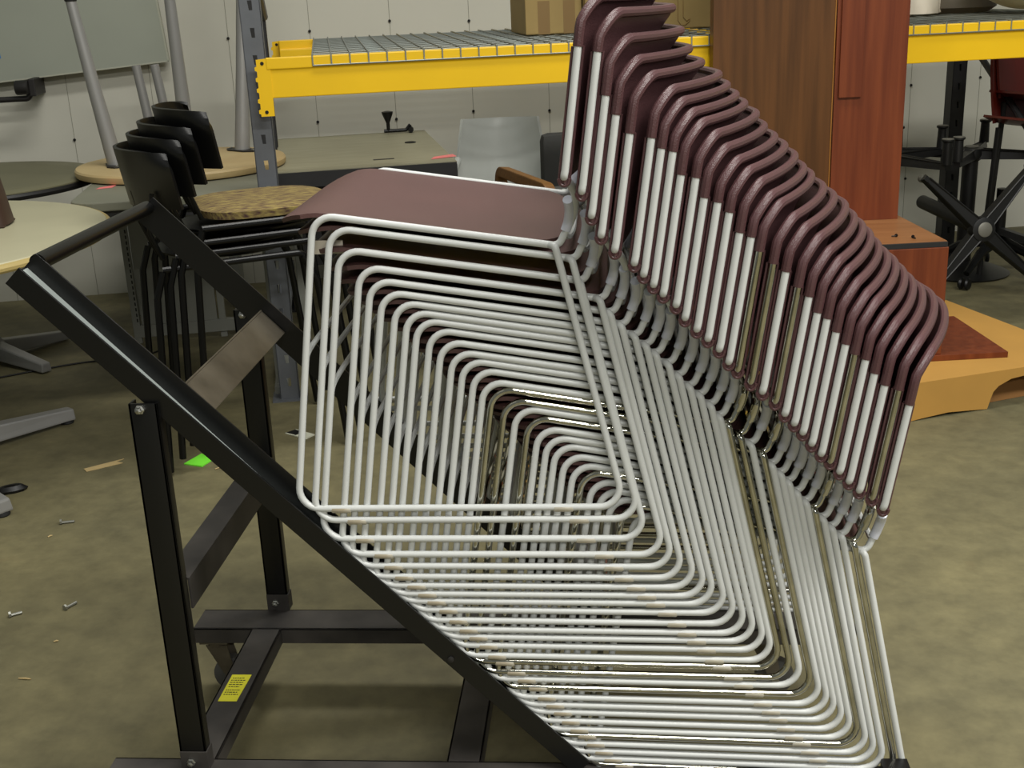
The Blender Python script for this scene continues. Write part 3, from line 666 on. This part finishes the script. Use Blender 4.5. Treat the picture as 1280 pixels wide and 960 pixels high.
def wall_strip(m, a, b, z0, z1, th=.006):
    nrm = Vector((-(b-a).y, (b-a).x, 0)).normalized()*th
    m.add([lift(a, z0[0]), lift(b, z0[1]), lift(b, z1), lift(a, z1), lift(a+nrm, z0[0]), lift(b+nrm, z0[1]), lift(b+nrm, z1), lift(a+nrm, z1)], [(0, 1, 2, 3), (7, 6, 5, 4), (0, 4, 5, 1), (3, 2, 6, 7), (0, 3, 7, 4), (1, 5, 6, 2)])
prev = None
tear = [(0, .0), (.10, .004), (.30, .01), (.50, .004), (.62, .0), (.64, .03), (.66, .055), (.70, .072), (.80, .09), (.90, .094), (1.0, .096)]
for (t0, z0), (t1, z1) in zip(tear, tear[1:]): wall_strip(m, lerp(A_, B_, t0), lerp(A_, B_, t1), (z0+.001, z1+.001), .112)
wall_strip(m, cb[1], cb[2], (.097, .09), .112); wall_strip(m, cb[6], cb[0], (.001, .001), .112)
m.build('front_wall', 'card', o, smooth=False)
m = MB().add([lift(lerp(A_, B_, .60)+Vector((0, .05, 0)), .001), lift(B_+Vector((.0, .06, 0)), .001), lift(B_+Vector((.25, .2, 0)), .001), lift(B_+Vector((.2, .3, 0)), .112), lift(B_+Vector((-.05, .12, 0)), .112), lift(lerp(A_, B_, .60)+Vector((-.02, .10, 0)), .112)], [(0, 1, 4, 5), (1, 2, 3, 4)])
m.build('inner_fold', 'card_dark', o, smooth=False)
m = MB().box(.9, 1.45, 2.3, 2.75, .001, .111).build('inner_carton', 'card', o, smooth=False)
o = MB().box(-.58, .218, -.005, .44, .1245, .1435, bmx).build('flat_board', 'cherry', smooth=False, bevel=.001); tag(o, 'flat cherry board lying on the cardboard under the cherry box', 'board')
o = thing('cherry_box', 'low cherry-veneer cabinet box with small black screws on its top', 'cabinet', (0, 0, 0))
MB().box(-.62, 0, .004, .56, .144, .498, bmx).build('box_body', 'cherry', o, smooth=False, bevel=.002)
MB().box(-.62, -.002, .016, .56, .4985, .516, bmx).build('box_top', 'cherry_top', o, smooth=False, bevel=.0008)
MB().box(-.62, -.003, .007, .0165, .499, .514, bmx).build('dark_groove', 'slot_dark', o, smooth=False)
SC = ('tiny black screw on the cherry box top, %s')
for k, (px, py, wd) in enumerate(((-.205, .20, 'furthest back by the chair backs'), (-.135, .105, 'in the middle of the row'), (-.09, .075, 'nearest the front right corner'), (-.215, .085, 'at the left by the chair backs'))):
    p = bmx @ Vector((px, py, .516))
    s = MB().lathe([(.0055, 0), (.0055, .003), (.002, .004)], n=8, mtx=Matrix.Translation(p+Vector((0, 0, .0055))) @ Matrix.Rotation(k*.9, 4, 'Z') @ Matrix.Rotation(1.45, 4, 'Y')).tube([p+Vector((0, 0, .0045)), p+Vector((.014*math.cos(k*2+1), .014*math.sin(k*2+1), .003))], .0022, 6).build('screw', 'screw'); tag(s, SC % wd, 'screw', 'loose screws on the cherry box')
# tall veneer panels standing on the box
a0, a1 = room(1.19, -.105), room(1.715, -.10)
o = thing('veneer_slab', 'tall brown-veneered panel with light edge standing before the yellow beam', 'panel', (0, 0, 0))
def slab(pa, pb, th, z0, z1, lean=0):
    d = (pb-pa).normalized(); nn = Vector((-d.y, d.x, 0)); m = MB()
    v = [pa, pb, pb+nn*th, pa+nn*th]; m.add([lift(p, z0) for p in v]+[lift(p+nn*lean, z1) for p in v], [(3, 2, 1, 0), (4, 5, 6, 7), (0, 1, 5, 4), (1, 2, 6, 5), (2, 3, 7, 6), (3, 0, 4, 7)]); return m
pb_ = Vector((1.044, 2.545, 0)); pa_ = Vector((.50, 2.45, 0))
pa_, pb_ = Vector((.600, 2.470, 0)), Vector((1.003, 2.563, 0))
slab(pa_, pb_, .036, .516, 2.02).build('panel_face', 'walnut', o, smooth=False, bevel=.001)
d_ = (pb_-pa_).normalized()
slab(pb_+d_*.0005-Vector((0, 0, 0)), pb_+d_*.004, .036, .516, 2.02).build('edge_band', 'edge_band', o, smooth=False)
o = thing('veneer_slab', 'tall cherry-red panel with a narrow raised strip, standing on the cherry box', 'panel', (0, 0, 0))
qa, qb = Vector((1.010, 2.556, 0)), Vector((1.247, 2.580, 0))
slab(qa, qb, .030, .516, 2.02).build('panel_face', 'cherry', o, smooth=False, bevel=.001)
d_ = (qb-qa).normalized(); nn = Vector((d_.y, -d_.x, 0))*.010
slab(qa+d_*.012+nn, qa+d_*.088+nn, .0098, .935, 2.0).build('raised_strip', 'cherry', o, smooth=False, bevel=.001)

# ------------------------------------------------------------------ black pedestal bases under the rack
def star(r, n, L, mt, z=0, pads=True, posts=False):
    """cast star base: hub at origin, arms along local xy, hub axis along local z"""
    MB().lathe([(.035, -.03), (.05, -.02), (.055, .0), (.05, .025), (.03, .03)], n=24, mtx=mt).build('hub', 'base_black', r)
    MB().lathe([(.030, .030), (.031, .033), (.026, .036)], n=24, mtx=mt).build('hub_cap', 'base_pad', r)
    for k in range(n):
        m2 = mt @ Matrix.Rotation(2*PI*k/n, 4, 'Z')
        a = MB()
        a.add([m2 @ Vector(p) for p in [(.03, -.03, -.02), (.03, .03, -.02), (L, .016, -.012), (L, -.016, -.012), (.03, -.018, .022), (.03, .018, .022), (L, -.010, .012), (L, .010, .012)]], [(0, 1, 2, 3), (4, 6, 7, 5), (0, 3, 6, 4), (1, 5, 7, 2), (3, 2, 7, 6), (0, 4, 5, 1)])
        for s in (-.022, .022): a.tube([m2 @ Vector((.04, s, .022)), m2 @ Vector((L*.95, s*.4, .014))], .004, 6)
        ar = a.build('base_arm', 'base_black', r, smooth=False)
        if posts:
            MB().lathe([(.022, .0), (.019, .09), (.026, .095), (.026, .102)], n=18, mtx=m2 @ Matrix.Translation((L-.01, 0, .01))).build('arm_post', 'base_black', ar)
            MB().lathe([(.024, .102), (.024, .105)], n=18, mtx=m2 @ Matrix.Translation((L-.01, 0, .01))).build('post_pad', 'base_pad', ar)
        elif pads:
            MB().lathe([(.016, -.03), (.018, -.01), (.012, .0)], n=14, mtx=m2 @ Matrix.Translation((L-.01, 0, -.01))).build('foot_glide', 'base_pad', ar)
def R3(x, y, z): return Matrix.Rotation(z, 4, 'Z') @ Matrix.Rotation(y, 4, 'Y') @ Matrix.Rotation(x, 4, 'X')
t = thing('pedestal_base', 'black star table base tipped on its side, its round hub cap facing out', 'table base', (0, 0, 0), 0, 'black table bases under the rack')
star(t, 4, .34, Matrix.Translation(room(2.66, .55, .298)) @ Matrix.Rotation(RA, 4, 'Z') @ Matrix.Rotation(PI/2-.12, 4, 'X') @ Matrix.Rotation(PI/4+.05, 4, 'Z'))
MB().tube([room(2.66, .58, .30), room(2.65, 1.05, .33)], .03, 18).build('column', 'base_black', t)
t = thing('pedestal_base', 'upturned black star base with post ends up, nearest the cherry panel', 'table base', (0, 0, 0), 0, 'black table bases under the rack')
star(t, 4, .34, Matrix.Translation(room(2.42, .95, .55)) @ Matrix.Rotation(RA+.35, 4, 'Z'), posts=True)
MB().tube([room(2.42, .95, .02), room(2.42, .95, .55)], .036, 20).build('column', 'base_black', t); MB().lathe([(.2, 0), (.2, .012), (.04, .03)], room(2.42, .95), 32).build('disc_foot', 'base_black', t)
t = thing('pedestal_base', 'upturned black star base on a round disc foot, below the red seats', 'table base', (0, 0, 0), 0, 'black table bases under the rack')
star(t, 4, .33, Matrix.Translation(room(2.84, 1.0, .54)) @ Matrix.Rotation(RA+.9, 4, 'Z'), posts=True)
MB().tube([room(2.84, 1.0, .02), room(2.84, 1.0, .54)], .034, 20).build('column', 'base_black', t); MB().lathe([(.20, 0), (.205, .008), (.15, .03), (.04, .06)], room(2.84, 1.0), 40).build('disc_foot', 'base_black', t)
t = thing('castered_base', 'black castered leg of a chair base standing on the floor at the right edge', 'chair base', room(2.93, .62), RA, 'black table bases under the rack')
MB().tube([(0, .25, .40), (0, .25, .16)], .024, 14).build('gas_column', 'black_plastic', t)
for k in range(5):
    an = 2*PI*k/5+3.75; c_, s_ = math.cos(an), math.sin(an)
    f = MB().tube([(.02*c_, .25+.02*s_, .17), (.16*c_, .25+.16*s_, .14), (.28*c_, .25+.28*s_, .07)], [.026, .02, .014], 8).build('base_arm', 'black_plastic', t)
    w = MB()
    for s in (-.014, .014): w.lathe([(.022, -.008), (.027, 0), (.022, .008)], n=18, mtx=Matrix.Translation((.29*c_-s*s_, .25+.29*s_+s*c_, .0275)) @ Matrix.Rotation(an, 4, 'Z') @ Matrix.Rotation(PI/2, 4, 'X'))
    w.build('caster', 'black_plastic', f)
# red shells
for k, (a, b, z, lab) in enumerate(((3.07, .74, .64, 'red plastic chair shell stacked above the black bases, lower of two at the right edge'), (3.11, .78, .74, 'red plastic chair shell at the right edge, upper of two'))):
    t = thing('red_chair', lab, 'chair', room(a, b, z), RA+.3, 'red chairs at the right edge')
    MB().sheet(lambda u, v: (-.21+.42*v, -.22+.42*u, .03+.05*(2*v-1)**2+.05*max(0, .25-u)), 12, 14, .010).build('seat', 'red_plastic', t)
    MB().sheet(lambda u, v: ((-.20+.40*v)*(1-.15*u*u), .20+.07*u-.05*(2*v-1)**2, .05+.30*u), 10, 14, .010).build('backrest', 'red_plastic', t)
    for sx in (-1, 1):
        for y in (-.16, .15): MB().tube([(sx*.17, y, .03), (sx*.19, y*1.15, -z if k == 0 else -z+.1)], .012, 10).build('leg', 'base_black', t)

# ------------------------------------------------------------------ bits on the floor
def flat(name, pts, z, h, material, label, cat, group=None):
    return tag(MB().prism([(p[0], p[1]) for p in pts], h, Matrix.Translation((0, 0, z))).build(name, material, smooth=False), label, cat, group)
FP = {}
flat('sticky_note', [(-1.040, 1.662), (-.978, 1.640), (-.960, 1.70), (-1.012, 1.742)], .0005, .004, 'green_note', 'bright green square of paper on the floor behind the near dolly post', 'paper')
flat('masking_tape', [(-1.342, 1.632), (-1.325, 1.612), (-1.238, 1.678), (-1.262, 1.688), (-1.247, 1.712)], .0005, .002, 'paper_tan', 'tan strip of tape with a forked end on the floor left of the near post', 'tape')
o = thing('paper_card', 'small white card with a black print on the floor under the black chairs', 'card', (0, 0, 0))
MB().prism([(-.793, 1.915), (-.712, 1.862), (-.692, 1.900), (-.765, 1.948)], .003, Matrix.Translation((0, 0, .0005))).build('card_sheet', 'white_card', o, smooth=False)
MB().prism([(-.790, 1.918), (-.752, 1.894), (-.738, 1.922), (-.766, 1.943)], .0008, Matrix.Translation((0, 0, .0036))).build('card_print', 'screw', o, smooth=False)
tag(MB().lathe([(.030, 0), (.034, .008), (.022, .02), (.01, .022)], n=9, mtx=Matrix.Translation((-1.487, 1.466, .0005)) @ Matrix.Rotation(.5, 4, 'Z') @ Matrix.Diagonal((1.35, .6, 1, 1))).build('plastic_chunk', 'black_plastic', smooth=True), 'small black plastic chunk on the floor at the far left', 'debris')
for p, an, L, lab in (((-1.238, 1.246), .25, .032, 'bolt on the floor furthest from the camera left of the near post'), ((-1.021, .777), 1.1, .030, 'bolt on the floor nearest the near dolly post'), ((-1.138, .743), .6, .024, 'bolt on the floor nearest the left edge of the photo')):
    c_, s_ = math.cos(an), math.sin(an)
    t = tag(MB().tube([(p[0], p[1], .0045), (p[0]+L*c_, p[1]+L*s_, .0045)], .0034, 8).lathe([(.0072, 0), (.0072, .005)], n=6, mtx=Matrix.Translation((p[0], p[1], .0068)) @ Matrix.Rotation(an, 4, 'Z') @ Matrix.Rotation(-PI/2, 4, 'Y')).build('loose_bolt', 'steel_bit', smooth=False), lab, 'bolt', 'loose bolts on the floor')
for p, an, L, lab in (((-1.24, 1.161), .9, .012, 'tiny pale chip on the floor below the furthest bolt'), ((-.995, .482), -.1, .028, 'thin pale splinter on the dark floor at lower left'), ((-.985, .63), .4, .01, 'tiny white chip on the floor above the pale splinter'), ((-.93, 1.62), .8, .03, 'thin white sliver on the floor beside the green paper')):
    c_, s_ = math.cos(an), math.sin(an)
    tag(MB().tube([(p[0], p[1], .0022), (p[0]+L*.6*c_, p[1]+L*.6*s_, .0032), (p[0]+L*c_, p[1]+L*s_, .0022)], [.0016, .002, .0012], 6).build('wood_splinter', 'paper_tan'), lab, 'debris', 'pale chips on the floor')
tag(MB().tube(spline([(-2.3, 2.35, .004), (-2.05, 2.55, .004), (-1.80, 2.72, .004), (-1.62, 2.74, .004), (-1.55, 2.85, .006)], 6), .0035, 8).build('power_cord', 'black_plastic'), 'thin black cord trailing on the floor behind the top of the near rail', 'cord')
# light tag on a lower chair
tag(MB().box(-.172, -.128, .055, .0565, .983, 1.003).build('price_tag', 'off_white', smooth=False), 'small white paper tag hanging under the topmost plum seat', 'tag')

# ------------------------------------------------------------------ light: ceiling fluorescents and soft hall light
w = bpy.data.worlds.new('hall'); bpy.context.scene.world = w; w.use_nodes = True
bg = w.node_tree.nodes['Background']; bg.inputs['Color'].default_value = (.82, .86, .78, 1); bg.inputs['Strength'].default_value = .2
def strip_lamp(x, y, z, sx, sy, e, rz=0, col=(1, .985, .93)):
    l = bpy.data.lights.new('ceiling_lamp', 'AREA'); l.shape = 'RECTANGLE'; l.size = sx; l.size_y = sy; l.energy = e; l.color = col
    o_ = bpy.data.objects.new('ceiling_lamp', l); C.objects.link(o_); o_.location = (x, y, z); o_.rotation_euler = (0, 0, rz)
strip_lamp(1.5, -1.2, 4.2, 2.6, .5, 135, RA)
strip_lamp(3.6, -.8, 4.2, 2.6, .5, 150, RA)
strip_lamp(1.6, -5.2, 3.9, 2.6, .5, 250, RA)
strip_lamp(-2.8, -2.4, 4.2, 2.6, .5, 5, RA)
strip_lamp(.2, 1.5, 4.2, 2.6, .5, 85, RA)
sc = bpy.context.scene
sc.view_settings.view_transform = 'Standard'; sc.view_settings.look = 'None'; sc.view_settings.gamma = 1; sc.view_settings.use_curve_mapping = False
sc.view_settings.exposure = 0.0
